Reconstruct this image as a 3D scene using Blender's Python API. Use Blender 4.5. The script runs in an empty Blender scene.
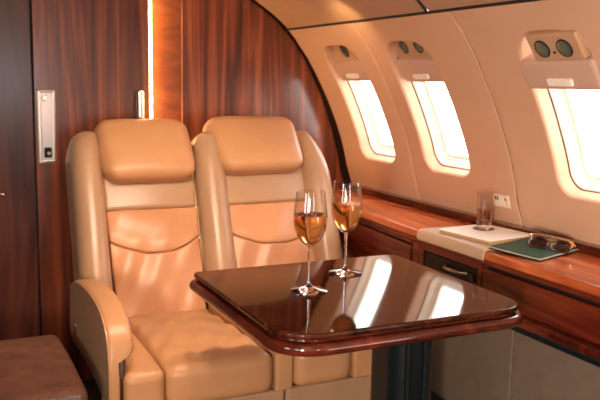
import bpy, math, random
from mathutils import Vector, Matrix
random.seed(7)
sc = bpy.context.scene
COL = sc.collection
PI = math.pi

# ------------------------------------------------------------------ helpers
def link(name, verts, faces, mat, parent=None, sharp=40, smooth=True):
    o_loc = Vector((0, 0, 0))
    p = parent
    while p is not None:
        o_loc = o_loc + Vector(p.location); p = p.parent
    me = bpy.data.meshes.new(name)
    if parent is None:
        cx = sum(v[0] for v in verts) / len(verts); cy = sum(v[1] for v in verts) / len(verts)
        cz = min(v[2] for v in verts)
        o_loc = Vector((cx, cy, cz))
    me.from_pydata([Vector(v) - o_loc for v in verts], [], faces)
    me.update()
    me.validate()
    if smooth:
        me.shade_smooth()
        me.set_sharp_from_angle(angle=math.radians(sharp))
    ob = bpy.data.objects.new(name, me)
    COL.objects.link(ob)
    if smooth:
        w_ = ob.modifiers.new('weighted_normals', 'WEIGHTED_NORMAL'); w_.keep_sharp = True; w_.weight = 50
    if parent is None: ob.location = o_loc
    else: ob.parent = parent
    mats = mat if isinstance(mat, (list, tuple)) else [mat]
    for m in mats: me.materials.append(m)
    return ob

def thing(name, label, cat, loc, group=None):
    o = bpy.data.objects.new(name, None); COL.objects.link(o)
    o.empty_display_size = .05
    o.location = loc; o['label'] = label; o['category'] = cat
    if group: o['group'] = group
    return o

def tag(o, label, cat, group=None):
    o['label'] = label; o['category'] = cat
    if group: o['group'] = group
    return o

def struct(o):
    o['kind'] = 'structure'; return o

def add(A, B):                     # merge (verts, faces)
    n = len(A[0]); A[0].extend(B[0]); A[1].extend([tuple(i + n for i in f) for f in B[1]]); return A

def rbox(x0, x1, y0, y1, z0, z1, r=.01, n=3, sub=(1, 1, 1), fn=None):
    """rounded box; sub = extra cuts on the flat parts of each axis; fn deforms points"""
    r = min(r, (x1 - x0) / 2 - 1e-5, (y1 - y0) / 2 - 1e-5, (z1 - z0) / 2 - 1e-5)
    def ticks(a, b, k):
        t = [('lo', -math.cos(i * PI / 2 / n) , 0) for i in range(n)]
        L = [a + r - r * math.cos(i * PI / 2 / n) * 1.0 for i in range(n)]
        mid = [a + r + (b - a - 2 * r) * i / k for i in range(k + 1)]
        R = [b - r + r * math.cos(i * PI / 2 / n) for i in range(n - 1, -1, -1)]
        return L + mid + R
    X, Y, Z = ticks(x0, x1, sub[0]), ticks(y0, y1, sub[1]), ticks(z0, z1, sub[2])
    c0 = (x0 + r, y0 + r, z0 + r); c1 = (x1 - r, y1 - r, z1 - r)
    idx = {}; V = []; F = []
    def vid(i, j, k):
        key = (i, j, k)
        if key not in idx:
            p = Vector((X[i], Y[j], Z[k]))
            c = Vector((min(max(p.x, c0[0]), c1[0]), min(max(p.y, c0[1]), c1[1]), min(max(p.z, c0[2]), c1[2])))
            d = p - c
            if d.length > 1e-9: p = c + d.normalized() * r
            if fn: p = Vector(fn(p))
            idx[key] = len(V); V.append(tuple(p))
        return idx[key]
    nx, ny, nz = len(X) - 1, len(Y) - 1, len(Z) - 1
    for i in range(nx):
        for j in range(ny):
            F.append((vid(i, j, 0), vid(i, j + 1, 0), vid(i + 1, j + 1, 0), vid(i + 1, j, 0)))
            F.append((vid(i, j, nz), vid(i + 1, j, nz), vid(i + 1, j + 1, nz), vid(i, j + 1, nz)))
    for i in range(nx):
        for k in range(nz):
            F.append((vid(i, 0, k), vid(i + 1, 0, k), vid(i + 1, 0, k + 1), vid(i, 0, k + 1)))
            F.append((vid(i, ny, k), vid(i, ny, k + 1), vid(i + 1, ny, k + 1), vid(i + 1, ny, k)))
    for j in range(ny):
        for k in range(nz):
            F.append((vid(0, j, k), vid(0, j, k + 1), vid(0, j + 1, k + 1), vid(0, j + 1, k)))
            F.append((vid(nx, j, k), vid(nx, j + 1, k), vid(nx, j + 1, k + 1), vid(nx, j, k + 1)))
    return V, F

def lathe(prof, cx, cy, cz, n=48):
    V = []; F = []; rows = []
    for r, z in prof:
        if r < 1e-6:
            rows.append([len(V)]); V.append((cx, cy, cz + z))
        else:
            rows.append(list(range(len(V), len(V) + n)))
            for i in range(n):
                a = 2 * PI * i / n; V.append((cx + r * math.cos(a), cy + r * math.sin(a), cz + z))
    for A, B in zip(rows, rows[1:]):
        for i in range(n):
            j = (i + 1) % n
            if len(A) == 1 and len(B) == 1: continue
            if len(A) == 1: F.append((A[0], B[j], B[i]))
            elif len(B) == 1: F.append((A[i], A[j], B[0]))
            else: F.append((A[i], A[j], B[j], B[i]))
    return V, F

def tube(path, r, n=10, closed=False):
    P = [Vector(p) for p in path]; V = []; F = []
    m = len(P); up = None
    for i, p in enumerate(P):
        if closed: d = P[(i + 1) % m] - P[i - 1]
        else: d = P[min(i + 1, m - 1)] - P[max(i - 1, 0)]
        d.normalize()
        if up is None:
            up = Vector((0, 0, 1)) if abs(d.z) < .9 else Vector((1, 0, 0))
        s = d.cross(up).normalized(); up = s.cross(d).normalized()
        rr = r[i] if isinstance(r, (list, tuple)) else r
        for k in range(n):
            a = 2 * PI * k / n
            V.append(tuple(p + (s * math.cos(a) + up * math.sin(a)) * rr))
    for i in range(m if closed else m - 1):
        for k in range(n):
            a, b = i * n + k, i * n + (k + 1) % n
            c, d2 = ((i + 1) % m) * n + (k + 1) % n, ((i + 1) % m) * n + k
            F.append((a, b, c, d2))
    if not closed:
        F.append(tuple(range(n - 1, -1, -1))); F.append(tuple(range((m - 1) * n, m * n)))
    return V, F

def rrect(x0, x1, y0, y1, r, n=8):
    rr = r if isinstance(r, (list, tuple)) else [r] * 4      # corners: x0y0, x1y0, x1y1, x0y1
    out = []
    cs = [(x0, y0, 1, 1, PI), (x1, y0, -1, 1, 1.5 * PI), (x1, y1, -1, -1, 0), (x0, y1, 1, -1, .5 * PI)]
    for (cx, cy, sx, sy, a0), q in zip(cs, rr):
        for i in range(n + 1):
            a = a0 + PI / 2 * i / n
            out.append((cx + sx * q + q * math.cos(a), cy + sy * q + q * math.sin(a)))
    return out

def offset(poly, d):               # inward for CCW polygons when d>0
    n = len(poly); out = []
    for i in range(n):
        p0, p1, p2 = poly[i - 1], poly[i], poly[(i + 1) % n]
        e1 = Vector((p1[0] - p0[0], p1[1] - p0[1])); e2 = Vector((p2[0] - p1[0], p2[1] - p1[1]))
        if e1.length < 1e-9: e1 = e2
        if e2.length < 1e-9: e2 = e1
        e1.normalize(); e2.normalize()
        n1 = Vector((-e1.y, e1.x)); n2 = Vector((-e2.y, e2.x)); m = n1 + n2
        k = max(.4, 1 + n1.dot(n2))
        out.append((p1[0] + m.x / k * d, p1[1] + m.y / k * d))
    return out

def loft(poly, rings, fmap=None, cap0=True, cap1=True):
    """rings: (inset, height); poly CCW; bottom ring first"""
    V = []; F = []; n = len(poly)
    for ins, h in rings:
        for (a, b) in (offset(poly, ins) if abs(ins) > 1e-9 else poly):
            V.append(fmap(a, b, h) if fmap else (a, b, h))
    for k in range(len(rings) - 1):
        for i in range(n):
            j = (i + 1) % n
            F.append((k * n + i, k * n + j, (k + 1) * n + j, (k + 1) * n + i))
    if cap0: F.append(tuple(range(n - 1, -1, -1)))
    if cap1: F.append(tuple(range((len(rings) - 1) * n, len(rings) * n)))
    return V, F

def round_rings(z0, z1, r, n=4):
    R = []
    for i in range(n + 1):
        a = PI / 2 * i / n; R.append((r - r * math.sin(a), z0 + r - r * math.cos(a)))
    for i in range(n + 1):
        a = PI / 2 * i / n; R.append((r - r * math.cos(a), z1 - r + r * math.sin(a)))
    return R

def clean(poly):
    out = []
    for p in poly:
        if not out or (abs(p[0] - out[-1][0]) + abs(p[1] - out[-1][1])) > 1e-6: out.append(p)
    return out

# ------------------------------------------------------------------ materials
def mat(name, col, rough=.5, metal=0, coat=0, bump=None, var=None, spec=.5, trans=0, ior=1.45, emit=None, estr=0, sheen=0):
    m = bpy.data.materials.new(name); m.use_nodes = True
    nt = m.node_tree; b = nt.nodes['Principled BSDF']
    b.inputs['Base Color'].default_value = (*col, 1); b.inputs['Roughness'].default_value = rough
    b.inputs['Metallic'].default_value = metal; b.inputs['Coat Weight'].default_value = coat
    b.inputs['Coat Roughness'].default_value = .05
    b.inputs['Specular IOR Level'].default_value = spec
    b.inputs['Transmission Weight'].default_value = trans; b.inputs['IOR'].default_value = ior
    if sheen: b.inputs['Sheen Weight'].default_value = sheen
    if emit:
        b.inputs['Emission Color'].default_value = (*emit, 1); b.inputs['Emission Strength'].default_value = estr
    tc = nt.nodes.new('ShaderNodeTexCoord')
    if var:
        sc_, amt = var
        nz = nt.nodes.new('ShaderNodeTexNoise'); nz.inputs['Scale'].default_value = sc_; nz.inputs['Detail'].default_value = 4
        nt.links.new(tc.outputs['Object'], nz.inputs['Vector'])
        r = nt.nodes.new('ShaderNodeValToRGB')
        r.color_ramp.elements[0].position = .3; r.color_ramp.elements[1].position = .7
        r.color_ramp.elements[0].color = (*[c * (1 - amt) for c in col], 1)
        r.color_ramp.elements[1].color = (*[min(1, c * (1 + amt)) for c in col], 1)
        nt.links.new(nz.outputs['Fac'], r.inputs['Fac']); nt.links.new(r.outputs['Color'], b.inputs['Base Color'])
    if bump:
        bs, st, dist = bump
        nz = nt.nodes.new('ShaderNodeTexNoise'); nz.inputs['Scale'].default_value = bs; nz.inputs['Detail'].default_value = 3
        nt.links.new(tc.outputs['Object'], nz.inputs['Vector'])
        bp = nt.nodes.new('ShaderNodeBump'); bp.inputs['Strength'].default_value = st; bp.inputs['Distance'].default_value = dist
        nt.links.new(nz.outputs['Fac'], bp.inputs['Height']); nt.links.new(bp.outputs['Normal'], b.inputs['Normal'])
    return m

def wood(name, cols, scale, rough=.25, coat=.6, fig=1.0, bands=9.0, crough=.05, spec=.5):
    
    """cols dark->light ; scale stretches the grain"""
    m = bpy.data.materials.new(name); m.use_nodes = True
    nt = m.node_tree; b = nt.nodes['Principled BSDF']; b.inputs['Specular IOR Level'].default_value = spec; N = nt.nodes.new; L = nt.links.new
    tc = N('ShaderNodeTexCoord'); mp = N('ShaderNodeMapping'); mp.inputs['Scale'].default_value = scale
    L(tc.outputs['Object'], mp.inputs['Vector'])
    n1 = N('ShaderNodeTexNoise'); n1.inputs['Scale'].default_value = 1.0; n1.inputs['Detail'].default_value = 3
    n1.inputs['Distortion'].default_value = fig
    L(mp.outputs['Vector'], n1.inputs['Vector'])
    mul = N('ShaderNodeMath'); mul.operation = 'MULTIPLY'; mul.inputs[1].default_value = bands
    L(n1.outputs['Fac'], mul.inputs[0])
    pp = N('ShaderNodeMath'); pp.operation = 'PINGPONG'; pp.inputs[1].default_value = 1
    L(mul.outputs[0], pp.inputs[0])
    n2 = N('ShaderNodeTexNoise'); n2.inputs['Scale'].default_value = 9; n2.inputs['Detail'].default_value = 5
    L(mp.outputs['Vector'], n2.inputs['Vector'])
    n3 = N('ShaderNodeTexNoise'); n3.inputs['Scale'].default_value = 1.7; n3.inputs['Detail'].default_value = 2
    L(mp.outputs['Vector'], n3.inputs['Vector'])
    a1 = N('ShaderNodeMath'); a1.operation = 'MULTIPLY'; a1.inputs[1].default_value = .38; L(pp.outputs[0], a1.inputs[0])
    a2 = N('ShaderNodeMath'); a2.operation = 'MULTIPLY_ADD'; a2.inputs[1].default_value = .35; L(n2.outputs['Fac'], a2.inputs[0]); L(a1.outputs[0], a2.inputs[2])
    a3 = N('ShaderNodeMath'); a3.operation = 'MULTIPLY_ADD'; a3.inputs[1].default_value = .45; L(n3.outputs['Fac'], a3.inputs[0]); L(a2.outputs[0], a3.inputs[2])
    r = N('ShaderNodeValToRGB'); e = r.color_ramp.elements
    e[0].position = .28; e[0].color = (*cols[0], 1); e[1].position = .92; e[1].color = (*cols[2], 1)
    k = e.new(.58); k.color = (*cols[1], 1)
    L(a3.outputs[0], r.inputs['Fac']); L(r.outputs['Color'], b.inputs['Base Color'])
    b.inputs['Roughness'].default_value = rough; b.inputs['Coat Weight'].default_value = coat; b.inputs['Coat Roughness'].default_value = crough
    return m

M = {}
M['leather'] = mat('tan_leather', (.48, .235, .11), .33, bump=(420, .12, .002), var=(9, .06))
M['leather_warm'] = mat('apricot_leather', (.53, .24, .118), .33, bump=(420, .12, .002), var=(9, .06))
M['leather_side'] = mat('sand_leather', (.39, .225, .13), .28, bump=(420, .12, .002), var=(9, .05))
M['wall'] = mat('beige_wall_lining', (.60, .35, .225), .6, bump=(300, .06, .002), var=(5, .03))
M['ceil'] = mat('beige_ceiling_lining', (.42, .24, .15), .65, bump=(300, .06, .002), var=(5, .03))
M['dado'] = mat('taupe_wall_leather', (.135, .095, .068), .6, bump=(350, .15, .002), var=(20, .08))
M['shade'] = mat('pink_beige_plastic', (.54, .335, .255), .45)
M['plate'] = mat('tan_plastic', (.46, .27, .155), .45)
M['handle_white'] = mat('pale_plastic', (.85, .74, .66), .35)
M['gasket'] = mat('brown_gasket', (.09, .04, .02), .7)
M['frame'] = mat('window_frame_plastic', (.90, .76, .62), .4)
M['bulk'] = wood('walnut_bulkhead', [(.030, .005, .003), (.17, .034, .014), (.43, .118, .045)], (8.5, 8.5, .42), .3, .7, .7, crough=.17, spec=.6)
M['door_wood'] = wood('dark_walnut_door', [(.020, .005, .004), (.07, .017, .011), (.16, .045, .026)], (5.0, 5.0, .5), .3, .5, 1.0, crough=.2, spec=.4)
M['niche'] = wood('amber_veneer', [(.15, .038, .012), (.21, .056, .018), (.27, .078, .027)], (3, 3, 9), .4, 0, .4)
M['table_wood'] = wood('polished_burl', [(.012, .003, .002), (.045, .010, .004), (.11, .028, .010)], (3.0, 7.0, 5.0), .06, 0, 1.8, spec=.32)
M['edge_wood'] = wood('polished_mahogany', [(.025, .004, .003), (.075, .011, .005), (.16, .028, .010)], (3, 3, 3), .12, .3)
M['ledge_wood'] = wood('ledge_cherry', [(.28, .050, .014), (.50, .115, .036), (.66, .19, .070)], (7, .7, 7), .2, 0, spec=.4)
M['cab_wood'] = wood('cabinet_mahogany', [(.05, .006, .003), (.115, .016, .007), (.19, .032, .012)], (5, .6, 7), .22, 0, spec=.35)
M['black'] = mat('black_gloss', (.004, .009, .011), .35, spec=.2)
M['rubber'] = mat('black_rubber', (.010, .008, .008), .6)
M['trim_shadow'] = mat('dark_trim_and_shadow', (.016, .006, .004), .95, spec=.1)
M['pedestal'] = mat('black_pedestal_metal', (.004, .007, .009), .3)
M['carpet'] = mat('dark_carpet', (.016, .013, .012), .95, bump=(500, .6, .004), var=(200, .4))
M['steel'] = mat('brushed_steel', (.62, .58, .54), .3, metal=1, bump=(80, .05, .002))
M['chrome'] = mat('polished_chrome', (.8, .76, .72), .12, metal=1)
M['suede'] = mat('brown_suede', (.145, .064, .042), 1.0, spec=.1, bump=(180, .5, .004), var=(14, .25))
M['knit'] = mat('grey_knit', (.17, .13, .11), 1.0, bump=(260, .9, .005), var=(160, .5))
M['paper'] = mat('cream_paper', (.95, .88, .78), .6)
M['gilt'] = mat('gilt_edge', (.50, .32, .16), .45)
M['green'] = mat('green_leatherette', (.008, .052, .034), .5, bump=(200, .3, .003))
M['piping'] = mat('pale_piping', (.40, .40, .30), .5)
M['pad'] = mat('cream_leather_pad', (.50, .335, .22), .45, bump=(300, .1, .002))
M['glass'] = mat('clear_glass', (1, 1, 1), 0, trans=1, ior=1.45)
M['wine'] = mat('amber_wine', (1.0, .66, .28), 0, trans=1, ior=1.2)
M['whisky'] = mat('brown_spirit', (.62, .30, .12), 0, trans=1, ior=1.33)
M['amber'] = mat('amber_acetate', (.75, .30, .05), .12, trans=.3)
M['tortoise'] = mat('dark_tortoise_acetate', (.05, .016, .007), .15)
M['lens'] = mat('dark_sunglass_lens', (.020, .007, .005), .18, spec=.3)
M['gold'] = mat('pale_gold_metal', (.85, .68, .48), .2, metal=1)
M['lampglass'] = mat('dark_green_lens', (.045, .085, .072), .12, coat=1)
M['socket'] = mat('ivory_socket', (.80, .68, .54), .4)
M['coaster'] = mat('brown_coaster', (.25, .12, .05), .6)
M['led'] = mat('led_diffuser', (1, .8, .5), .5, emit=(1, .58, .21), estr=42)
M['dark_lining'] = mat('dark_brown_lining', (.07, .035, .02), .6)
# window pane: mostly clear with a weak sheen
pm = bpy.data.materials.new('window_pane'); pm.use_nodes = True
nt = pm.node_tree; nt.nodes.clear()
o_ = nt.nodes.new('ShaderNodeOutputMaterial'); mx = nt.nodes.new('ShaderNodeMixShader')
tr = nt.nodes.new('ShaderNodeBsdfTransparent'); gl = nt.nodes.new('ShaderNodeBsdfGlossy')
tr.inputs['Color'].default_value = (.97, .98, .98, 1); gl.inputs['Roughness'].default_value = .02; mx.inputs[0].default_value = .06
nt.links.new(tr.outputs[0], mx.inputs[1]); nt.links.new(gl.outputs[0], mx.inputs[2]); nt.links.new(mx.outputs[0], o_.inputs[0])
M['pane'] = pm
tm_ = bpy.data.materials.new('thin_glass'); tm_.use_nodes = True
nt = tm_.node_tree; nt.nodes.clear()
o_ = nt.nodes.new('ShaderNodeOutputMaterial'); mx = nt.nodes.new('ShaderNodeMixShader')
tr = nt.nodes.new('ShaderNodeBsdfTransparent'); gl = nt.nodes.new('ShaderNodeBsdfGlossy'); fr = nt.nodes.new('ShaderNodeLayerWeight'); pw_ = nt.nodes.new('ShaderNodeMath'); pw_.operation = 'POWER'; pw_.inputs[1].default_value = 3.0
ml_ = nt.nodes.new('ShaderNodeMath'); ml_.operation = 'MULTIPLY_ADD'; ml_.inputs[1].default_value = .8; ml_.inputs[2].default_value = .05
tr.inputs['Color'].default_value = (.97, .96, .95, 1); gl.inputs['Roughness'].default_value = .03; fr.inputs['Blend'].default_value = .5
nt.links.new(fr.outputs['Facing'], pw_.inputs[0]); nt.links.new(pw_.outputs[0], ml_.inputs[0])
nt.links.new(ml_.outputs[0], mx.inputs[0]); nt.links.new(tr.outputs[0], mx.inputs[1]); nt.links.new(gl.outputs[0], mx.inputs[2]); nt.links.new(mx.outputs[0], o_.inputs[0])
M['thin'] = tm_

# ------------------------------------------------------------------ cabin cross section
PROF = [(1.484, 1.483), (1.533, 1.428), (1.587, 1.355), (1.635, 1.275), (1.677, 1.199), (1.715, 1.118), (1.749, 1.037), (1.776, .955), (1.797, .871), (1.818, .81), (1.832, .769), (1.85, .66), (1.86, .55)]
_S = [0]
for a, b in zip(PROF, PROF[1:]): _S.append(_S[-1] + math.hypot(b[0] - a[0], b[1] - a[1]))
def prof(s):
    s = max(0, min(_S[-1] - 1e-6, s)); i = 0
    while _S[i + 1] < s: i += 1
    t = (s - _S[i]) / (_S[i + 1] - _S[i])
    P = [Vector(PROF[max(0, min(len(PROF) - 1, k))]) for k in (i - 1, i, i + 1, i + 2)]
    if i == 0: P[0] = P[1] * 2 - P[2]
    p = .5 * ((2 * P[1]) + (P[2] - P[0]) * t + (2 * P[0] - 5 * P[1] + 4 * P[2] - P[3]) * t * t + (3 * P[1] - P[0] - 3 * P[2] + P[3]) * t ** 3)
    d = .5 * ((P[2] - P[0]) + 2 * (2 * P[0] - 5 * P[1] + 4 * P[2] - P[3]) * t + 3 * (3 * P[1] - P[0] - 3 * P[2] + P[3]) * t * t)
    d.normalize()
    return p, Vector((d.y, -d.x))      # point, inward normal (towards -x)
def s_of_z(z):
    lo, hi = 0, _S[-1]
    for _ in range(40):
        m_ = (lo + hi) / 2
        if prof(m_)[0].y > z: lo = m_
        else: hi = m_
    return lo
def W(y, s, off=0):                    # point on the right side wall, off = towards the cabin
    p, n = prof(s)
    return (p.x + n.x * off, y, p.y + n.y * off)
S_END = s_of_z(.70)

YB = 3.30                              # bulkhead
Y0 = -1.6                              # rear of the modelled cabin
# ---- side wall with three window scoops
WIN = [(2.805, 3.10), (2.302, 2.595), (1.585, 1.868)]
PAN = [(2.6885, 3.32), (2.075, 2.6865), (1.15, 2.07)]
zt, zb = 1.408, .922
st, sb = s_of_z(zt), s_of_z(zb)
wallV, wallF = [], []
def ray_rect(c, d, x0, x1, y0, y1):
    t = 1e9
    if d[0] > 1e-9: t = min(t, (x1 - c[0]) / d[0])
    if d[0] < -1e-9: t = min(t, (x0 - c[0]) / d[0])
    if d[1] > 1e-9: t = min(t, (y1 - c[1]) / d[1])
    if d[1] < -1e-9: t = min(t, (y0 - c[1]) / d[1])
    return (c[0] + d[0] * t, c[1] + d[1] * t)
def hole(y0, y1):
    # (y, s) outline, s grows downwards; big radii on top, smaller below
    out = clean(rrect(y0, y1, st, sb, [.105, .105, .062, .062], 10))
    # add points on the straight runs
    res = []
    for i, p in enumerate(out):
        q = out[(i + 1) % len(out)]; L = math.hypot(q[0] - p[0], q[1] - p[1]); k = max(1, int(L / .03))
        for j in range(k): res.append((p[0] + (q[0] - p[0]) * j / k, p[1] + (q[1] - p[1]) * j / k))
    return res
holes = []
for (wy0, wy1), (py0, py1) in zip(WIN, PAN):
    H = hole(wy0, wy1); holes.append(H)
    c = ((wy0 + wy1) / 2, (st + sb) / 2)
    # angular directions incl. the patch corners
    pts = [(math.atan2(p[1] - c[1], p[0] - c[0]), p) for p in H]
    for q in ((py0, 0), (py1, 0), (py1, S_END), (py0, S_END)):
        a = math.atan2(q[1] - c[1], q[0] - c[0])
        best = min(range(len(pts)), key=lambda i: abs(pts[i][0] - a))
        pts[best] = (a, pts[best][1], q)
    pts = [p if len(p) == 3 else (p[0], p[1], None) for p in pts]
    n = len(pts); base = len(wallV); loops = []
    g = .004
    def outer(p, ins):
        a, h, q = p
        x0, x1, y0, y1 = py0 + ins, py1 - ins, 0, S_END
        if q: return (min(max(q[0], x0), x1), q[1])
        r_ = ray_rect(c, (math.cos(a), math.sin(a)), x0, x1, y0, y1)
        return r_
    rows = []
    gd = .0045
    rows.append([(outer(p, -.002), -gd - .002) for p in pts])
    rows.append([(outer(p, .001), -gd) for p in pts])
    rows.append([(outer(p, .004), 0) for p in pts])
    for f in (.8, .6, .4, .22, .1, .04):
        rows.append([((h[0] + (o[0] - h[0]) * f, h[1] + (o[1] - h[1]) * f), 0) for h, o in ((p[1], outer(p, .004)) for p in pts)])
    hp = [p[1] for p in pts]
    # orientation of the hole outline
    ar = sum(hp[i - 1][0] * hp[i][1] - hp[i][0] * hp[i - 1][1] for i in range(n))
    sg = 1 if ar > 0 else -1
    for ins, off in ((-.004, .0005), (0, -.001), (.004, -.005), (.006, -.012), (.008, -.03), (.010, -.044)):
        rows.append([(q, off) for q in offset(hp, ins * sg)])
    for row in rows:
        for (q, off) in row: wallV.append(W(q[0], q[1], off))
    for k in range(len(rows) - 1):
        for i in range(n):
            j = (i + 1) % n
            wallF.append((base + k * n + i, base + (k + 1) * n + i, base + (k + 1) * n + j, base + k * n + j))
# plain panel towards the rear of the cabin
nS = 24
base = len(wallV)
ys = [1.145, 1.149, .4, -.4, Y0]
for y in ys:
    for i in range(nS + 1): wallV.append(W(y, S_END * i / nS, -.005 if y == 1.149 else 0))
for a in range(len(ys) - 1):
    for i in range(nS):
        wallF.append((base + a * (nS + 1) + i, base + a * (nS + 1) + i + 1, base + (a + 1) * (nS + 1) + i + 1, base + (a + 1) * (nS + 1) + i))
struct(link('wall_right', wallV, wallF, M['wall'], sharp=60))
# dark backing right behind the panel joints
jv, jf = [], []
for y in (2.0725,):
    b0 = len(jv)
    for i in range(nS + 1):
        for dy in (-.006, .006): jv.append(W(y + dy, S_END * i / nS, -.0045))
    for i in range(nS): jf.append((b0 + 2 * i, b0 + 2 * i + 1, b0 + 2 * i + 3, b0 + 2 * i + 2))
struct(link('trim_1', jv, jf, M['dado']))

# ---- windows
for wi, (H, (wy0, wy1)) in enumerate(zip(holes, WIN)):
    n = len(H)
    ar = sum(H[i - 1][0] * H[i][1] - H[i][0] * H[i - 1][1] for i in range(n)); sg = 1 if ar > 0 else -1
    root = bpy.data.objects.new('window_%d' % (wi + 1), None); COL.objects.link(root)
    root.location = W((wy0 + wy1) / 2, sb, -.06); struct(root)
    def ringmesh(rings):
        V = []; F = []
        for ins, off in rings:
            for q in offset(H, ins * sg): V.append(W(q[0], q[1], off))
        for k in range(len(rings) - 1):
            for i in range(n):
                j = (i + 1) % n; F.append((k * n + i, (k + 1) * n + i, (k + 1) * n + j, k * n + j))
        return V, F
    link('gasket', *ringmesh([(.0095, -.043), (.0118, -.0455), (.0128, -.049)]), M['gasket'], root)
    link('window_frame', *ringmesh([(.0118, -.0475), (.016, -.0485), (.026, -.070), (.030, -.0715), (.034, -.078), (.044, -.080), (.044, -.092)]), M['frame'], root, sharp=25)
    V = []; F = []
    P2 = offset(H, .043 * sg)
    for o2 in (-.084, -.088):
        for q in P2: V.append(W(q[0], q[1], o2))
    F = [tuple(range(n)), tuple(range(2 * n - 1, n - 1, -1))]
    link('window_pane', V, F, M['pane'], root, smooth=False)

# ---- ceiling (with joints), mirrored left wall, floor, rear wall
CEIL = [(1.482, 1.483), (1.44, 1.524), (1.402, 1.552), (1.316, 1.607), (1.20, 1.668), (1.05, 1.725), (.85, 1.775), (.6, 1.805), (.42, 1.81)]
full = CEIL + [(.84 - x, z) for x, z in reversed(CEIL[:-1])]
cv, cf = [], []
for (ya, yb) in ((3.32, 2.185), (2.178, Y0)):
    b0 = len(cv); k = len(full)
    ring = [(ya, .006), (ya - .003 , 0), (yb + .003, 0), (yb, .006)]
    for y, dz in ring:
        for i, (x, z) in enumerate(full):
            dx = 0
            if i == 0: dx, z = .004, z + .001
            cv.append((x + dx, y, z + dz))
    for a in range(3):
        for i in range(k - 1): cf.append((b0 + a * k + i, b0 + (a + 1) * k + i, b0 + (a + 1) * k + i + 1, b0 + a * k + i + 1))
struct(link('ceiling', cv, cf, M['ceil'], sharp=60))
# dark shadow gap trim between the ceiling and the side wall, and across the ceiling joint
t_ = [(1.4825, Y0, 1.4845), (1.4825, 3.3, 1.4845)]
struct(link('trim_2', *tube(t_, .0050, 8), M['rubber']))
struct(link('trim_3', *tube([(x - .001, 2.1815, z + .001) for x, z in full], .0055, 8), M['rubber']))
# left wall: same section mirrored, three windows that let the daylight in
LW = [(.84 - x, z) for x, z in PROF if z > .5] + [(-1.03, .3), (-1.0, 0.0)]
lw_win = [(-1.05, -.65), (-.2, .2), (.7, 1.1)]
lv, lf = [], []
yl = sorted(set([Y0, 3.32] + [v for w in lw_win for v in w]))
for y in yl:
    for x, z in LW: lv.append((x, y, z))
k = len(LW)
for a in range(len(yl) - 1):
    for i in range(k - 1):
        zc = (LW[i][1] + LW[i + 1][1]) / 2; yc = (yl[a] + yl[a + 1]) / 2
        if any(w[0] < yc < w[1] for w in lw_win) and .87 < zc < 1.30: continue
        lf.append((a * k + i, a * k + i + 1, (a + 1) * k + i + 1, (a + 1) * k + i))
struct(link('wall_left', lv, lf, M['dark_lining']))
struct(link('floor', [(-1.05, Y0, 0), (1.9, Y0, 0), (1.9, 3.33, 0), (-1.05, 3.33, 0)], [(0, 1, 2, 3)], M['carpet'], smooth=False))
struct(link('wall_front', *rbox(-1.1, 1.95, Y0 - .05, Y0, .82, 1.9, .003, 2), M['wall']))
struct(link('wall_front_lower', *rbox(-1.1, 1.95, Y0 - .05, Y0 + .01, 0, .819, .003, 2), M['door_wood']))

# ---- rear bulkhead
def panel(name, x0, x1, yf, yb, z0, z1, m, bev=.002, p=None):
    return link(name, *rbox(x0, x1, yf, yb, z0, z1, bev, 2), m, p)
def outline_z(x):                        # height of the cabin section at x
    L = [(a, b) for a, b in full] ; L = sorted(L)
    for (x0, z0), (x1, z1) in zip(L, L[1:]):
        if x0 <= x <= x1: return z0 + (z1 - z0) * (x - x0) / (x1 - x0)
    return 1.5
struct(panel('wall_back', .404, .860, 3.265, 3.33, 0, 1.80, M['bulk']))
struct(panel('wall_back', .858, 1.008, 3.300, 3.34, 0, 1.76, M['niche']))
# right bulkhead panel follows the curve of the cabin
pts = [(1.006, 0), (1.86, 0)] + [(x, z) for x, z in reversed(PROF)] + CEIL[1:6] + [(1.006, 1.735)]
pts = clean(pts)
V, F = loft(pts, [(0, 3.335), (0, 3.288), (.002, 3.286)], fmap=lambda a, b, h: (a, h, b))
struct(link('wall_back', V, F, M['bulk']))
struct(panel('door_1', -.62, .396, 3.270, 3.33, 0.02, 1.78, M['door_wood']))
struct(panel('wall_back', -1.05, -.626, 3.265, 3.33, 0, 1.7, M['door_wood']))
struct(panel('trim_4', .392, .408, 3.29, 3.34, 0, 1.8, M['rubber'], .001))
d1 = bpy.data.objects['door_1']
# small lever at the left edge of the picture
lv_ = thing('door_lever', 'small pale metal lever at the far left of the dark wood door', 'handle', (.25, 3.27, .80))
link('rose', *rbox(.232, .258, 3.258, 3.2705, .796, .822, .004), M['steel'], lv_)
link('lever', *tube([(.245, 3.258, .809), (.245, 3.240, .809), (.252, 3.236, .809), (.274, 3.236, .809)], .005), M['chrome'], lv_)
# dark gasket between bulkhead and side wall, widened downwards to imitate the shadow
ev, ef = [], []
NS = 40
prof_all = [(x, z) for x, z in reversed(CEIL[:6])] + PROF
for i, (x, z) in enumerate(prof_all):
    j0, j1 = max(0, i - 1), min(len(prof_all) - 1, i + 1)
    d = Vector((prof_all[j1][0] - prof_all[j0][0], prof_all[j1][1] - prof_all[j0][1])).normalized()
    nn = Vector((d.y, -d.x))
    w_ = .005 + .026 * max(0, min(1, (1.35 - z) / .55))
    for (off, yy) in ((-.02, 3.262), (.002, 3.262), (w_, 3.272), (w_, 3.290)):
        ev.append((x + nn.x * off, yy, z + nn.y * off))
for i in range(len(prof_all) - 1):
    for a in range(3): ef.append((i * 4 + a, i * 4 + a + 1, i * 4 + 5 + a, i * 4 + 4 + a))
struct(link('trim_shadow_5', ev, ef, M['trim_shadow']))
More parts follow.
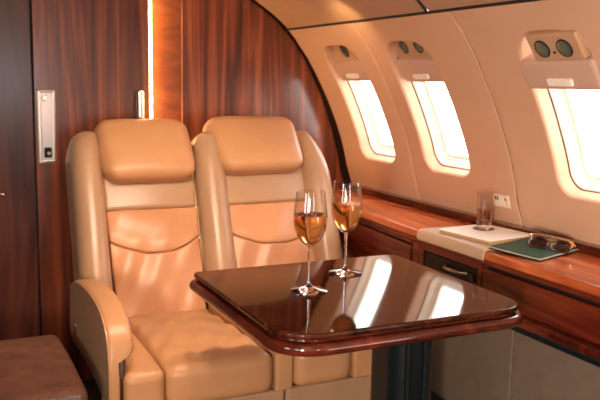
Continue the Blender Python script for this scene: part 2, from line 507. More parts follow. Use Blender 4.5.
# LED line
ls = thing('light_strip', 'glowing vertical warm light strip in the wood bulkhead', 'light', (.880, 3.28, .45))
link('channel', *rbox(.8605, .874, 3.288, 3.3005, .45, 1.74, .001, 1), M['steel'], ls)
link('diffuser', *rbox(.8612, .8715, 3.264, 3.2879, .45, 1.74, .003, 2), M['led'], ls)
# latch plate
lp = thing('door_latch', 'upright brushed metal latch plate on the wood bulkhead', 'latch', (.455, 3.26, .92))
link('plate', *rbox(.420, .487, 3.252, 3.2655, .920, 1.210, .004), M['steel'], lp)
V, F = rbox(.424, .433, 3.243, 3.2519, .926, 1.204, .003)
for q in ((.474, .483, .926, 1.204), (.434, .473, .926, .934), (.434, .473, 1.196, 1.204)):
    add((V, F), rbox(q[0], q[1], 3.243, 3.2519, q[2], q[3], .003))
link('raised_rim', V, F, M['steel'], lp)
def cyl_y(cx, cz, y0, y1, r, n=24):
    P = lathe([(0, 0), (r * .85, 0), (r, r * .15), (r, y1 - y0), (0, y1 - y0)], 0, 0, 0, n)
    return [(cx + x, y0 + z, cz - y) for x, y, z in P[0]], P[1]
link('button', *cyl_y(.447, 1.178, 3.240, 3.2519, .012), M['chrome'], lp)
link('lock', *rbox(.440, .468, 3.240, 3.2519, .945, .985, .006), M['black'], lp)
link('keyhole', *cyl_y(.455, .962, 3.235, 3.2399, .008), M['chrome'], lp)
lp.location.x -= .008
# short metal cylinder behind the left headrest
mc = thing('wall_fitting', 'short upright satin metal cylinder on the bulkhead beside the light strip', 'fitting', (.812, 3.24, 1.03))
link('cylinder', *lathe([(0, 0), (.013, 0), (.0165, .002), (.0165, .176), (.012, .180), (0, .180)], .812, 3.238, 1.03, 32), M['steel'], mc)
link('mount', *rbox(.806, .818, 3.252, 3.2655, 1.10, 1.13, .003), M['steel'], mc)

# ------------------------------------------------------------------ lower side wall, ledge and cabinets
struct(link('trim_6', *rbox(1.50, 1.9, Y0 + .01, 3.28, .0, .205, .01), M['rubber']))
dv, df = [], []
segs = [Y0 + .01, .9, 1.772, 2.6, 3.28]
V, F = [], []
for a, b in zip(segs, segs[1:]):
    add((V, F), rbox(1.55, 1.62, a + .0012, b - .0012, .205, .548, .006, 3))
struct(link('wall_right_lower', V, F, M['dado']))

YL0 = .55                                 # near end of the modelled ledge
front = [(1.52, YL0), (1.52, 2.2), (1.528, 2.45), (1.545, 2.65), (1.575, 2.9), (1.60, 3.28)]
poly = [(1.795, YL0)] + [(1.795, 3.28)] + list(reversed(front))
poly = poly if sum(poly[i - 1][0] * poly[i][1] - poly[i][0] * poly[i - 1][1] for i in range(len(poly))) > 0 else poly[::-1]
wt = thing('side_ledge', 'long polished red wood ledge running under the cabin windows', 'ledge', (1.65, 1.9, .718))
link('worktop', *loft(poly, round_rings(.732, .760, .010, 5)), M['ledge_wood'], wt)
poly2 = offset(poly, .010)
link('lower_moulding', *loft(poly2, round_rings(.716, .7325, .004, 3)), M['cab_wood'], wt)
struct(link('trim_7', *rbox(1.790, 1.846, YL0, 3.28, .752, .788, .006, 3, fn=lambda p: (p.x + (p.z - .77) * -.2, p.y, p.z)), M['edge_wood']))

# cabinet with a plain door, left
FX = 1.536
def cabinet(name, label, y0, y1, zb_=.548, zt_=.7155, fx=FX):
    r = thing(name, label, 'cabinet', (1.66, (y0 + y1) / 2, zb_))
    return r
c1 = cabinet('side_cabinet', 'red wood cabinet with a plain door under the ledge beside the right seat', 2.262, 3.27)
def skew(p):                              # follows the slight set-back of the ledge
    k = max(0, p.y - 2.35); return (p.x + k * .085, p.y, p.z)
link('body', *rbox(1.552, 1.80, 2.262, 3.27, .549, .7155, .003, 2, (1, 6, 1), skew), M['rubber'], c1)
V, F = rbox(1.536, 1.551, 2.262, 2.296, .549, .7155, .003, 2, (1, 1, 1), skew)
link('stile', V, F, M['cab_wood'], c1)
link('top_rail', *rbox(1.536, 1.551, 2.2965, 3.27, .703, .7155, .003, 2, (1, 6, 1), skew), M['cab_wood'], c1)
link('door', *rbox(1.534, 1.551, 2.306, 3.20, .552, .696, .004, 2, (1, 6, 1), skew), M['cab_wood'], c1)

c2 = cabinet('drawer_cabinet', 'wood cabinet with a black drawer and silver bow handle under the cream pad', 1.915, 2.26)
link('body', *rbox(1.556, 1.80, 1.915, 2.2605, .549, .7155, .003), M['cab_wood'], c2)
V, F = rbox(1.536, 1.5555, 2.228, 2.2605, .549, .7155, .003)
add((V, F), rbox(1.536, 1.5555, 1.915, 1.932, .549, .7155, .003)); add((V, F), rbox(1.536, 1.5555, 1.9325, 2.2275, .693, .7155, .003))
link('face_frame', V, F, M['cab_wood'], c2)
dr = link('drawer', *rbox(1.540, 1.5555, 1.934, 2.226, .556, .690, .004), M['black'], c2)
hp_ = []
for i in range(13):
    t = i / 12; hp_.append((1.540 - .028 * math.sin(PI * t) ** .6 if 0 < t < 1 else 1.5405, 2.105 - .115 * t, .665 + .004 * math.sin(PI * t)))
link('handle', *tube(hp_, [.0065 if i in (0, 12) else .0055 for i in range(13)], 10), M['steel'], dr)
link('lock', *rbox(1.534, 1.5398, 1.952, 1.975, .648, .672, .004), M['pedestal'], dr)

c3 = cabinet('table_stowage_cabinet', 'long red wood fold panel cabinet under the ledge at right', YL0, 1.913)
link('body', *rbox(1.560, 1.80, YL0, 1.9135, .549, .7155, .003), M['rubber'], c3)
link('panel', *rbox(1.538, 1.5595, YL0, 1.9125, .604, .702, .004), M['cab_wood'], c3)
link('rail', *rbox(1.510, 1.5595, YL0, 1.9125, .572, .6035, .012, 5), M['edge_wood'], c3)
link('track', *rbox(1.535, 1.5595, YL0, 1.9125, .549, .5715, .003), M['black'], c3)
V, F = [], []
for y in (1.36, 1.385, 1.41):
    add((V, F), rbox(1.529, 1.5349, y - .008, y + .008, .553, .566, .004))
link('latch', V, F, M['steel'], c3)

# cream pad set over the ledge edge
pxz = [(1.788, .7606), (1.788, .7685), (1.546, .7685)]
pxz += [(1.530 - .018 * math.sin(PI / 2 * i / 8), .7505 + .018 * math.cos(PI / 2 * i / 8)) for i in range(9)]
pxz += [(1.512, .742), (1.513, .735), (1.516, .732), (1.5192, .733), (1.5194, .7505)]
pxz += [(1.530 - .0106 * math.cos(PI / 2 * i / 6), .7502 + .0104 * math.sin(PI / 2 * i / 6)) for i in range(1, 7)]
pxz = clean(pxz)
if sum(pxz[i - 1][0] * pxz[i][1] - pxz[i][0] * pxz[i - 1][1] for i in range(len(pxz))) < 0: pxz = pxz[::-1]
pdv = loft(pxz, round_rings(1.882, 2.240, .0032, 4), fmap=lambda a, b, h: (a, h, b))
tag(link('ledge_pad', *pdv, M['pad']), 'cream leather pad wrapped over the front edge of the wood ledge', 'pad')

# white booklet, tumbler, coaster
ZP = .7687
def rot(px, py, a, cx, cy):
    return (cx + (px) * math.cos(a) - py * math.sin(a), cy + px * math.sin(a) + py * math.cos(a))
def lean(y): return .0085 * max(0, min(1, (y - 1.735) / .145))
def slab(cx, cy, w, h, a, z0, z1, r, bev, fm=None):
    pl = [rot(x, y, a, cx, cy) for x, y in clean(rrect(-w / 2, w / 2, -h / 2, h / 2, r, 4))]
    if fm:                                # densify so the board can bend
        pl = [(p[0] + (q[0] - p[0]) * k / 6, p[1] + (q[1] - p[1]) * k / 6) for p, q in zip(pl, pl[1:] + pl[:1]) for k in range(6)]
        pl = clean(pl)
    return loft(pl, round_rings(z0, z1, bev, 2), fmap=fm)
bx, by, ba = 1.662, 2.056, math.radians(8)
bk = thing('booklet', 'closed white booklet with gilt page edges under the tumbler', 'book', (bx, by, ZP))
link('back_cover', *slab(bx, by, .213, .228, ba, ZP, ZP + .002, .003, .0006), M['gilt'], bk)
link('pages', *slab(bx, by, .208, .223, ba, ZP + .002, ZP + .010, .003, .0008), M['gilt'], bk)
link('front_cover', *slab(bx, by, .215, .230, ba, ZP + .010, ZP + .0125, .003, .0008), M['paper'], bk)
ZB = ZP + .0126
tx, ty = 1.683, 2.097
tag(link('coaster', *lathe([(0, 0), (.034, 0), (.036, .0008), (.036, .0022), (.034, .003), (0, .003)], tx, ty, ZB, 40), M['coaster']), 'round brown coaster under the tumbler on the white booklet', 'coaster')
ZT = ZB + .0032
tm = thing('tumbler', 'small straight tumbler of brown drink on the white booklet', 'glass', (tx, ty, ZT))
R = .0245
link('glass', *lathe([(0, .0245), (R - .004, .0245), (R + .0002, .0246), (R + .0012, .122), (R + .0004, .1235), (R - .0008, .122), (R - .0020, .028), (R - .004, .0255), (0, .0252)], tx, ty, ZT, 48), M['thin'], tm)
link('base', *lathe([(0, 0), (R - .002, 0), (R - .0005, .001), (R, .003), (R, .0235), (R - .001, .0243), (0, .0243)], tx, ty, ZT, 48), M['glass'], tm)
link('drink', *lathe([(0, .0256), (R - .0045, .0262), (R - .0026, .0285), (R - .0021, .066), (0, .066)], tx, ty, ZT, 48), M['whisky'], tm)

# green folder and sunglasses
gx, gy, ga = 1.683, 1.836, math.radians(17)
fo = thing('folder', 'dark green leather folder with pale edging on the wood ledge', 'folder', (gx, gy, .7605))
link('back_board', *slab(gx, gy, .262, .178, ga, .7605, .7640, .004, .001, lambda x, y, h: (x, y, h + lean(y))), M['rubber'], fo)
link('edging', *slab(gx, gy, .260, .176, ga, .7640, .7672, .004, .001, lambda x, y, h: (x, y, h + lean(y))), M['piping'], fo)
link('cover', *slab(gx, gy, .252, .168, ga, .7672, .7695, .004, .001, lambda x, y, h: (x, y, h + lean(y))), M['green'], fo)
ZF = .7703
sx, sy, sa = 1.706, 1.800, math.radians(-62)
sg_ = thing('sunglasses', 'folded dark sunglasses with amber arms lying on the green folder', 'sunglasses', (sx, sy, ZF))
def sl(u, v, w):
    k = min(1, max(0, (-.012 - v) / .006))      # the lens front leans back, the arms lie behind it
    a = rot(u, v + k * (-.022 + w * .85), sa, sx, sy); return (a[0], a[1], ZF + lean(a[1]) + w * (1 - .42 * k))
for s_ in (-1, 1):
    ring = []
    for i in range(28):
        a = 2 * PI * i / 28
        ring.append(sl(s_ * .034 + .029 * math.copysign(abs(math.cos(a)) ** .8, math.cos(a)), -.020 - .004 * math.cos(2 * a), .0215 + .019 * math.sin(a)))
    rm = link('rim', *tube(ring, .0027, 8, True), M['tortoise'], sg_)
    V = []; F = []
    for dv_ in (-.0008, .0008):
        for p in ring:
            V.append((p[0] + dv_ * math.sin(sa), p[1] - dv_ * math.cos(sa), p[2]))
    F = [tuple(range(28)), tuple(range(55, 27, -1))] + [(i, i + 28, (i + 1) % 28 + 28, (i + 1) % 28) for i in range(28)]
    link('lens', V, F, M['lens'], rm, smooth=False)
    # folded temple
    z_ = .024 if s_ > 0 else .031
    pth = [sl(s_ * .062, -.019, z_), sl(s_ * .064, -.010, z_), sl(s_ * .058, .002 + .004 * s_, z_), sl(s_ * .01, .006 + .004 * s_, z_), sl(-s_ * .045, .009 + .004 * s_, z_ - .003), sl(-s_ * .066, .012 + .004 * s_, z_ - .016)]
    link('temple', *tube(pth, [.003, .0045, .0055, .0055, .006, .005], 8), M['amber'] if s_ > 0 else M['gold'], sg_)
link('bridge', *tube([sl(-.007, -.021, .028), sl(0, -.022, .031), sl(.007, -.021, .028)], .0024, 8), M['gold'], sg_)

# wall socket plate
so = thing('wall_socket', 'ivory socket plate with a red button on the beige side wall', 'socket', W(2.15, s_of_z(.865), 0))
def wb(y0, y1, s0, s1, o0, o1, r, n=3, sub=(1, 1, 1)):       # rounded box in wall coordinates
    return rbox(y0, y1, s0, s1, o0, o1, r, n, sub, fn=lambda p: W(p.x, p.y, p.z))
s0 = s_of_z(.888)
link('plate', *wb(2.108, 2.193, s0, s0 + .046, .0005, .006, .003), M['socket'], so)
link('jack', *wb(2.172, 2.178, s0 + .010, s0 + .022, .0061, .0075, .0006), M['rubber'], so)
link('jack', *wb(2.162, 2.168, s0 + .010, s0 + .022, .0061, .0075, .0006), M['rubber'], so)
rb_ = mat('red_button', (.55, .12, .05), .4)
link('button', *wb(2.118, 2.128, s0 + .010, s0 + .020, .0061, .009, .0015), rb_, so)
link('rocker', *wb(2.135, 2.155, s0 + .008, s0 + .038, .0061, .009, .0015), M['handle_white'], so)

# window shade units: housing with handle, lamp plate with two lenses
def disc(yc, s_c, ry, rs, off, h):
    V = []; F = []; n = 28; rows = [(1, off), (1, off + h * .6), (.9, off + h), (.45, off + h * 1.25)]
    for k, o in rows:
        for i in range(n):
            a = 2 * PI * i / n; V.append(W(yc + ry * k * math.cos(a), s_c + rs * k * math.sin(a), o))
    V.append(W(yc, s_c, off + h * 1.35))
    for r_ in range(3):
        for i in range(n):
            j = (i + 1) % n; F.append((r_ * n + i, r_ * n + j, (r_ + 1) * n + j, (r_ + 1) * n + i))
    for i in range(n): F.append((3 * n + i, 3 * n + (i + 1) % n, 4 * n))
    return V, F
def ring_wall(yc, s_c, r, off, t):
    P = [W(yc + r * math.cos(2 * PI * i / 28), s_c + r * math.sin(2 * PI * i / 28), off) for i in range(28)]
    return tube(P, t, 8, True)
LBL = ['pink-beige window shade box with lamps above the far window by the bulkhead',
       'pink-beige window shade box with two lamps above the middle window',
       'pink-beige window shade box with wide lamp plate above the nearest window']
s1, s2 = s_of_z(1.335), s_of_z(1.250)
for wi, (wy0, wy1) in enumerate(WIN):
    yc = (wy0 + wy1) / 2
    u = thing('shade_unit', LBL[wi], 'window shade', W(yc, s2, 0), 'shade units above the cabin windows')
    big = wi == 2
    e = -.004 if big else .012
    ho = .010 if big else -.020
    V, F = wb(wy0 + e, wy1 - e, s1 + .002, s2, -.070, ho, .014, 4, (4, 4, 1))
    hs = link('shade_housing', V, F, M['shade'], u)
    link('shade_handle', *wb(yc - (.040 if wi == 0 else .048) if not big else yc - .058, yc + (.052 if wi == 0 else .046) if not big else yc + .040, s2 - .044, s2 - (.022 if not big else .020), ho + .0002, ho + .013, .006, 3), M['handle_white'], u)
    if big:
        pl = link('lamp_plate', *wb(1.594, 1.788, s_of_z(1.405), s1 - .001, -.03, .016, .008, 4, (4, 4, 1)), M['plate'], u)
        po = .016; ly = [(1.737, .025), (1.652, .025)]
    else:
        hh = clean(rrect(wy0 + .012, wy1 - .012, s_of_z(1.397), s1 + .001, [.09, .09, .006, .006], 8))
        pl = link('lamp_plate', *loft(hh, [(0, -.055), (0, -.037), (.003, -.034)], fmap=lambda a, b, h: W(a, b, h)), M['plate'], u)
        po = -.034; ly = [(yc + .058, .022), (yc - .036, .022)] if wi else [(yc + .006, .026)]
    sL = s_of_z(1.369)
    for (y_, r_) in ly:
        ln = link('reading_lamp', *ring_wall(y_, sL, r_, po + .001, .003), M['rubber'], pl)
        link('lens', *disc(y_, sL, r_, r_, po + .0002, .004), M['lampglass'], ln)
    if big: link('indicator', *disc(1.695, sL + .012, .004, .004, po + .0002, .003), M['rubber'], pl)

# ------------------------------------------------------------------ table
tb = thing('table', 'glossy dark burl wood table on a black pedestal in front of the seats', 'table', (1.2, 1.82, 0))
TZ = .725
TP = clean(rrect(.667, 1.332, 1.460, 2.096, [.100, .080, .022, .022], 12))
link('tabletop', *loft(TP, [(.014, TZ - .0152), (.003, TZ - .0146)] + round_rings(TZ - .0135, TZ, .0052, 4)), M['table_wood'], tb)
TP2 = offset(TP, -.013)
link('edge_moulding', *loft(TP2, [(.03, TZ - .052)] + round_rings(TZ - .050, TZ - .0205, .0143, 7) + [(.024, TZ - .0200), (.024, TZ - .0155)]), M['edge_wood'], tb)
link('underside', *loft(clean(rrect(.76, 1.23, 1.55, 2.01, .03, 6)), round_rings(TZ - .085, TZ - .0585, .006, 3)), M['black'], tb)
V, F = loft(clean(rrect(1.118, 1.258, 1.72, 1.90, .06, 10)), [(-.06, .0), (-.06, .02), (-.03, .03), (0, .05), (0, TZ - .0855)])
ped = link('pedestal', V, F, M['pedestal'], tb)
link('fluting', *add(tube([(1.155, 1.726, .05), (1.155, 1.726, .63)], .009, 10), tube([(1.205, 1.719, .05), (1.205, 1.719, .63)], .009, 10)), M['pedestal'], ped)

# ------------------------------------------------------------------ wine glasses
def GS(P): return [(r * 1.03, h * 1.03) for r, h in P]
def wine_glass(cx, cy, label):
    z = .7253
    g = thing('wine_glass', label, 'wine glass', (cx, cy, z), 'wine glasses on the table')
    link('foot', *lathe(GS([(0, 0), (.0455, 0), (.0465, .0008), (.0462, .0018), (.040, .0034), (.024, .0068), (.012, .0105), (.0062, .016), (.0045, .022), (0, .0221)]), cx, cy, z, 56), M['glass'], g)
    link('stem', *lathe(GS([(0, .0222), (.0045, .0222), (.0037, .040), (.0035, .080), (.0040, .104), (.0056, .1135), (0, .1136)]), cx, cy, z, 32), M['glass'], g)
    outer_ = [(0, .1137), (.0060, .1138), (.014, .118), (.025, .128), (.034, .143), (.0398, .160), (.0422, .177), (.0421, .194), (.0402, .215), (.0378, .236), (.0358, .252)]
    t = .0010
    inner = [(r - t, h) for r, h in outer_[3:]][::-1]
    rim = [(.0355, .2528)]
    bottom = [(.0135, .1215), (.006, .1188), (0, .1182)]
    link('bowl', *lathe(GS(outer_ + rim + inner + bottom), cx, cy, z, 64), M['thin'], g)
    wi_ = [(0, .1186), (.0058, .1192), (.0130, .1222), (.0236, .1288), (.0326, .1436), (.0384, .1604), (.0408, .177), (.0407, .192), (.0406, .1945), (0, .1945)]
    link('wine', *lathe(GS(wi_), cx, cy, z, 64), M['wine'], g)
    return g
wine_glass(.883, 1.788, 'stemmed glass of amber wine standing nearer the left edge of the table')
wine_glass(1.061, 1.921, 'stemmed glass of amber wine standing further back near the middle of the table')

# ------------------------------------------------------------------ seats
OB = Vector((.012, 2.70, .45)); UU = Vector((0, .28, .55)).normalized(); NN = Vector((0, -UU.z, UU.y))
def B(x, t, o): return tuple(Vector((x, 0, 0)) + OB + UU * (t + (.020 * max(0, min(1, t / .3)))) + NN * o)
def bbox(x0, x1, t0, t1, o0, o1, r, n=4, sub=(4, 6, 1), pre=None):
    def fn(p):
        q = (p.x, p.y, p.z)
        if pre: q = pre(*q)
        return B(*q)
    return rbox(x0, x1, t0, t1, o0, o1, r, n, sub, fn)
def puff(x0, x1, t0, t1, amt):
    def f(x, t, o):
        u = max(0, 1 - ((2 * x - x0 - x1) / (x1 - x0)) ** 2); v = max(0, 1 - ((2 * t - t0 - t1) / (t1 - t0)) ** 4)
        return o + (amt * u * v if o > 0 or o > -.03 else 0)
    return f
def wr(x, t, k=1.0):
    return k * (.0022 * math.sin(31 * x + 9 * t) * math.sin(17 * t - 13 * x + 1) + .0012 * math.sin(57 * x - 33 * t + 2))
def seat(side, label):
    L = side == 'left'
    if L: px0, px1, xb0, xb1, cx0, cx1 = .578, .938, .466, .936, .592, .930
    else: px0, px1, xb0, xb1, cx0, cx1 = 1.040, 1.405, .962, 1.490, .992, 1.200
    c = (px0 + px1) / 2
    s = thing('aircraft_seat', label, 'seat', ((xb0 + xb1) / 2, 2.45, 0), 'leather cabin seats')
    # back shell
    link('back_shell', *bbox(xb0 + .022, xb1 - .034 if L else 1.45, -.06, .62, -.16, -.075, .03), M['leather_side'], s)
    # upper back panel
    def nx(x, t): return x - ((.034 * max(0, 1 - t / .66) * max(0, (x - c) / (px1 - c))) if L else 0)
    pu = puff(px0, px1, .30, .70, .010)
    link('upper_back_panel', *bbox(px0 - .004, px1 - .001, .352, .64, -.080, .004, .016, 4, (8, 6, 1), lambda x, t, o: (nx(x, t), t, pu(x, t, o))), M['leather_side'], s)
    # lower back: lumbar cushion above, plain cushion below, parted by a curved seam
    pl = puff(px0, px1, -.06, .365, .020)
    def ts(x): return .188 + .046 * ((x - c) / .165) ** 2
    def low(x, t, o):
        t2 = t + (ts(x) - .188) * max(0, (t + .03) / .2165)
        return (nx(x, t2), t2, pl(x, t2, o) + (wr(x, t2, 2.8) if o > -.03 else 0))
    def lum(x, t, o):
        t2 = t + (ts(x) - .188) * max(0, (.354 - t) / .1645)
        return (nx(x, t2), t2, pl(x, t2, o) + (wr(x, t2, 1.8) + .005 * math.exp(-((t2 - ts(x) - .03) / .03) ** 2) if o > -.03 else 0))
    link('lower_back_cushion', *bbox(px0, px1, -.030, .1875, -.080, -.004, .009, 4, (30, 30, 1), low), M['leather_warm'], s)
    link('lumbar_cushion', *bbox(px0, px1, .1883, .354, -.080, -.004, .009, 4, (30, 24, 1), lum), M['leather_warm'], s)
    # headrest
    if L: hx0, hx1, ht0, ht1 = .563, .932, .449, .712
    else: hx0, hx1, ht0, ht1 = .992, 1.392, .466, .722
    hc = (hx0 + hx1) / 2; tc_ = (ht0 + ht1) / 2
    def hd(x, t, o):
        a = abs(x - hc) / ((hx1 - hx0) / 2); b = abs(t - tc_) / ((ht1 - ht0) / 2)
        k = .016 * a ** 5                          # round the corners in plan
        t2 = t - (t - tc_) * .10 * a ** 6
        bt = max(0, min(1, (ht1 - t) / (ht1 - ht0)))
        x2 = x - (x - hc) * .07 * b ** 4 + ((.012 if L else .030) * bt * max(0, (hc - x) / (hx1 - hx0) * 2))
        o2 = o + (.014 * (1 - a ** 2.4) * (1 - b ** 2.4) if o > .02 else 0) - k + .022 * (tc_ - t) / .13 * (1 if o > 0 else 0)
        if o > .02: o2 += .0022 * math.sin(60 * (x - hx0)) * math.exp(-(x - hx0) / .04)
        return (x2, t2, o2)
    link('headrest', *bbox(hx0, hx1, ht0, ht1, -.045, .066, .042, 6, (16, 12, 2), hd), M['leather'], s)
    # side bolsters
    def bol(x0, x1, t0, t1, o1, topr, outer_sign, lean=0.0):
        w = x1 - x0
        def f(x, t, o):
            k = max(0, (t - (t1 - topr)) / topr)
            xx = x
            if outer_sign > 0: xx = x0 + (x - x0) * (1 - .62 * k ** 2.6)
            elif outer_sign < 0: xx = x1 + (x - x1) * (1 - .30 * k ** 3)
            o2 = o - (.050 * k ** 2.2 if o > -.05 else 0)
            xx += lean * (1 - (t - t0) / (t1 - t0))
            # crown
            u = (2 * x - x0 - x1) / w
            if o > -.06: o2 += .026 * (1 - u * u) - .010
            return (xx, t, o2)
        return bbox(x0, x1, t0, t1, -.15, o1, .036, 6, (6, 18, 3), f)
    if L:
        link('side_bolster', *bol(.474, .586, -.09, .672, .046, .10, -1, -.022), M['leather_side'], s)
    else:
        link('side_bolster', *bol(.946, 1.066, .03, .670, .040, .10, -1, -.030), M['leather_side'], s)
        link('side_bolster', *bol(1.398, 1.520, -.02, .668, .046, .27, 1, -.035), M['leather_side'], s)
    # seat cushion
    yF, yR = 2.098, 2.735
    def cush(p, x0, x1, amt):
        u = max(0, 1 - ((2 * p.x - x0 - x1) / (x1 - x0)) ** 4); v = (p.y - yF) / (yR - yF); z = p.z
        if p.z > .40:
            z += amt * u * math.sin(PI * min(1, max(0, v + .08))) - .020 * max(0, v) + wr(p.x * 1.3, p.y * 1.4, 2.4) * (1 if .05 < v < .95 else 0)
        y = p.y - .012 * u * (1 if v < .08 else 0)
        return (p.x, y, z)
    link('seat_cushion', *rbox(cx0, cx1, yF, yR, .326, .450, .034, 6, (16, 26, 2), lambda p: cush(p, cx0, cx1, .014)), M['leather'], s)
    if L:
        link('cushion_bolster', *rbox(.474, .5915, 2.090, 2.66, .300, .446, .030, 6, (4, 12, 2), lambda p: (p.x, p.y, p.z + (.012 if p.z > .4 else 0) * math.sin(PI * min(1, max(0, (p.y - 2.05) / .6))))), M['leather'], s)
        strip = (.9305, .9895)
    else:
        strip = (1.2005, 1.42)
    link('cushion_bolster', *rbox(strip[0], strip[1], yF - .002, yR, .326, .446, .012, 4, (3, 10, 2)), M['leather'], s)
    # base
    bx0, bx1 = (.60, .975) if L else (.980, 1.40)
    link('base', *rbox(bx0, bx1, 2.125, 2.72, .035, .322, .012, 3), M['leather_side'], s)
    link('plinth', *rbox(bx0 + .03, bx1 - .03, 2.16, 2.70, .0, .0345, .004, 2), M['rubber'], s)
    if L:
        # armrest: arched slab
        key = [(2.745, .372), (2.74, .50), (2.725, .552), (2.68, .582), (2.60, .602), (2.48, .618), (2.36, .622), (2.26, .616), (2.185, .596), (2.132, .556), (2.106, .50), (2.098, .42), (2.102, .33), (2.105, .20), (2.165, .20), (2.185, .31), (2.23, .345), (2.34, .362), (2.52, .368)]
        sm = []
        for i in range(len(key)):
            P = [Vector(key[(i + k) % len(key)]) for k in (-1, 0, 1, 2)]
            for q in range(4):
                t = q / 4
                p = .5 * ((2 * P[1]) + (P[2] - P[0]) * t + (2 * P[0] - 5 * P[1] + 4 * P[2] - P[3]) * t * t + (3 * P[1] - P[0] - 3 * P[2] + P[3]) * t ** 3)
                sm.append((p.x, p.y))
        ar = sum(sm[i - 1][0] * sm[i][1] - sm[i][0] * sm[i - 1][1] for i in range(len(sm)))
        if ar < 0: sm = sm[::-1]
        def flare(a, b, h):       # upper part is thicker
            k = max(0, min(1, (b - .490) / .012))
            x = .433 + h * (.030 + .044 * k)
            return (x, a, b)
        ringsA = [(.014, 0.0), (.010, .0), (.003, .06), (0, .18), (0, .55), (0, .80), (.002, .90), (.008, .98), (.018, 1.0)]
        a_ = link('armrest', *loft(sm, ringsA, fmap=flare), [M['leather_side'], M['leather']], s, sharp=70)
        for pg_ in a_.data.polygons:
            if abs(pg_.normal.x) < .8: pg_.material_index = 1
        # piping round the outer face
        link('piping', *tube([(.4335, y, z) for y, z in offset(sm, .006)][8:64], .0022, 6), M['leather'], a_)
        # top pad in warmer leather is seen as the band
        link('recline_button', *rbox(.427, .4335, 2.60, 2.622, .415, .450, .003), M['chrome'], a_)
        link('arm_hinge', *rbox(.464, .4705, 2.106, 2.30, .436, .484, .0015), M['steel'], a_)
    return s
seat('left', 'tan leather seat at left with the rounded armrest')
seat('right', 'tan leather seat behind the wine glasses next to the windows')

# ------------------------------------------------------------------ footstool, bottom left
fs = thing('footstool', 'brown suede footstool with grey knitted front in the bottom left corner', 'footstool', (.08, 2.30, 0))
fx0, fx1, fy0, fy1 = -.28, .366, 2.035, 2.56
def ft(p): return (p.x, p.y, p.z + (.010 * math.sin(PI * (p.y - fy0) / (fy1 - fy0)) if p.z > .4 else 0))
link('cushion', *rbox(fx0, fx1, fy0, fy1, .37, .447, .026, 5, (6, 6, 1), ft), M['suede'], fs)
link('skirt', *rbox(fx0 + .004, fx1 - .006, fy0 + .004, fy1 - .004, .08, .369, .012, 3), M['knit'], fs)
link('knit_front', *rbox(fx0 + .02, fx1 - .02, fy0 - .004, fy0 + .02, .372, .436, .004, 2), M['knit'], fs)
link('plinth', *rbox(fx0 + .03, fx1 - .03, fy0 + .03, fy1 - .03, 0, .0795, .004, 2), M['rubber'], fs)

# ------------------------------------------------------------------ camera
f_px, pitch, yaw, roll = 795., math.radians(8.5), math.radians(25.5), math.radians(1.0)
fw = Vector((math.sin(yaw) * math.cos(pitch), math.cos(yaw) * math.cos(pitch), -math.sin(pitch)))
rt = Vector((math.cos(yaw), -math.sin(yaw), 0)); up = rt.cross(fw)
rt2 = rt * math.cos(roll) + up * math.sin(roll); up2 = up * math.cos(roll) - rt * math.sin(roll)
cd = bpy.data.cameras.new('camera'); cam = bpy.data.objects.new('camera', cd); COL.objects.link(cam)
mw = Matrix(((rt2.x, up2.x, -fw.x, 0), (rt2.y, up2.y, -fw.y, 0), (rt2.z, up2.z, -fw.z, 1.26), (0, 0, 0, 1)))
cam.matrix_world = mw
cd.sensor_width = 36; cd.lens = f_px * 36 / 600; cd.clip_start = .02
cd.dof.use_dof = True; cd.dof.focus_distance = 2.2; cd.dof.aperture_fstop = 5.0
sc.camera = cam

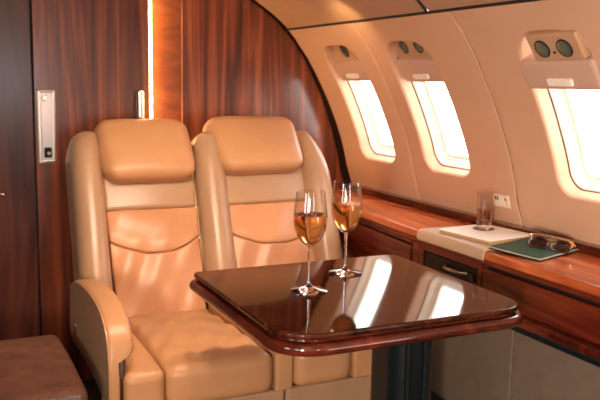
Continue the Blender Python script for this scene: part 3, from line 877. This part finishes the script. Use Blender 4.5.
# ------------------------------------------------------------------ light
wd = bpy.data.worlds.new('world'); sc.world = wd; wd.use_nodes = True
wd.node_tree.nodes['Background'].inputs['Color'].default_value = (1, .97, .95, 1)
wd.node_tree.nodes['Background'].inputs['Strength'].default_value = 9.0
def area(name, loc, target, sx, sy, power, col, portal=False, spread=180):
    l = bpy.data.lights.new(name, 'AREA'); l.shape = 'RECTANGLE'; l.size = sx; l.size_y = sy; l.energy = power; l.color = col
    l.spread = math.radians(spread)
    if portal: l.cycles.is_portal = True
    o = bpy.data.objects.new(name, l); COL.objects.link(o); o.location = loc
    d = Vector(target) - Vector(loc); o.rotation_euler = d.to_track_quat('-Z', 'Y').to_euler()
    return o
def spot(name, loc, target, power, col, size, blend=.6, rad=.02):
    l = bpy.data.lights.new(name, 'SPOT'); l.energy = power; l.color = col; l.spot_size = math.radians(size); l.spot_blend = blend; l.shadow_soft_size = rad
    o = bpy.data.objects.new(name, l); COL.objects.link(o); o.location = loc
    d = Vector(target) - Vector(loc); o.rotation_euler = d.to_track_quat('-Z', 'Y').to_euler()
for i, (a, b) in enumerate(WIN):
    c = Vector(W((a + b) / 2, s_of_z(1.09), -.10)); inn = Vector(W((a + b) / 2, s_of_z(1.09), .3))
    area('daylight_right', c, inn, .30, .42, 1, (1, 1, 1), portal=True)
for (a, b), pw in zip(lw_win, (140, 2, 1)):
    area('daylight_left', (-.99, (a + b) / 2, 1.10), (1.0, (a + b) / 2 + .9, .85), .30, .32, pw, (1, .86, .70))
area('rear_fill', (.75, Y0 + .02, 1.22), (.85, 2, 1.0), .34, .5, 6, (.86, .93, 1))  # added lamp behind the camera: fill and a bluish sheen on the door
area('ceiling_fill', (.42, .9, 1.78), (.62, 1.35, 0), .5, 1.6, 4, (1, .66, .38))  # added warm fill under the ceiling, no fixture there
for x, y in ((.38, 1.70), (.66, 1.78), (.94, 1.74)):
    spot('ceiling_downlight', (x, y, 1.74), (x + .12, 2.62, .6), 29, (1, .78, .56), 72, rad=.03)
spot('ceiling_washer', (1.30, 2.62, 1.50), (1.50, 2.72, 1.44), 2.6, (1, .70, .35), 100, 1, .02)

sc.view_settings.view_transform = 'Standard'; sc.view_settings.look = 'None'
sc.view_settings.exposure = 0.15; sc.view_settings.gamma = 1.0; sc.view_settings.use_curve_mapping = False
sc.cycles.use_denoising = True
sc.cycles.max_bounces = 10; sc.cycles.transparent_max_bounces = 12; sc.cycles.transmission_bounces = 10; sc.cycles.glossy_bounces = 5
sc.cycles.sample_clamp_indirect = 6.0
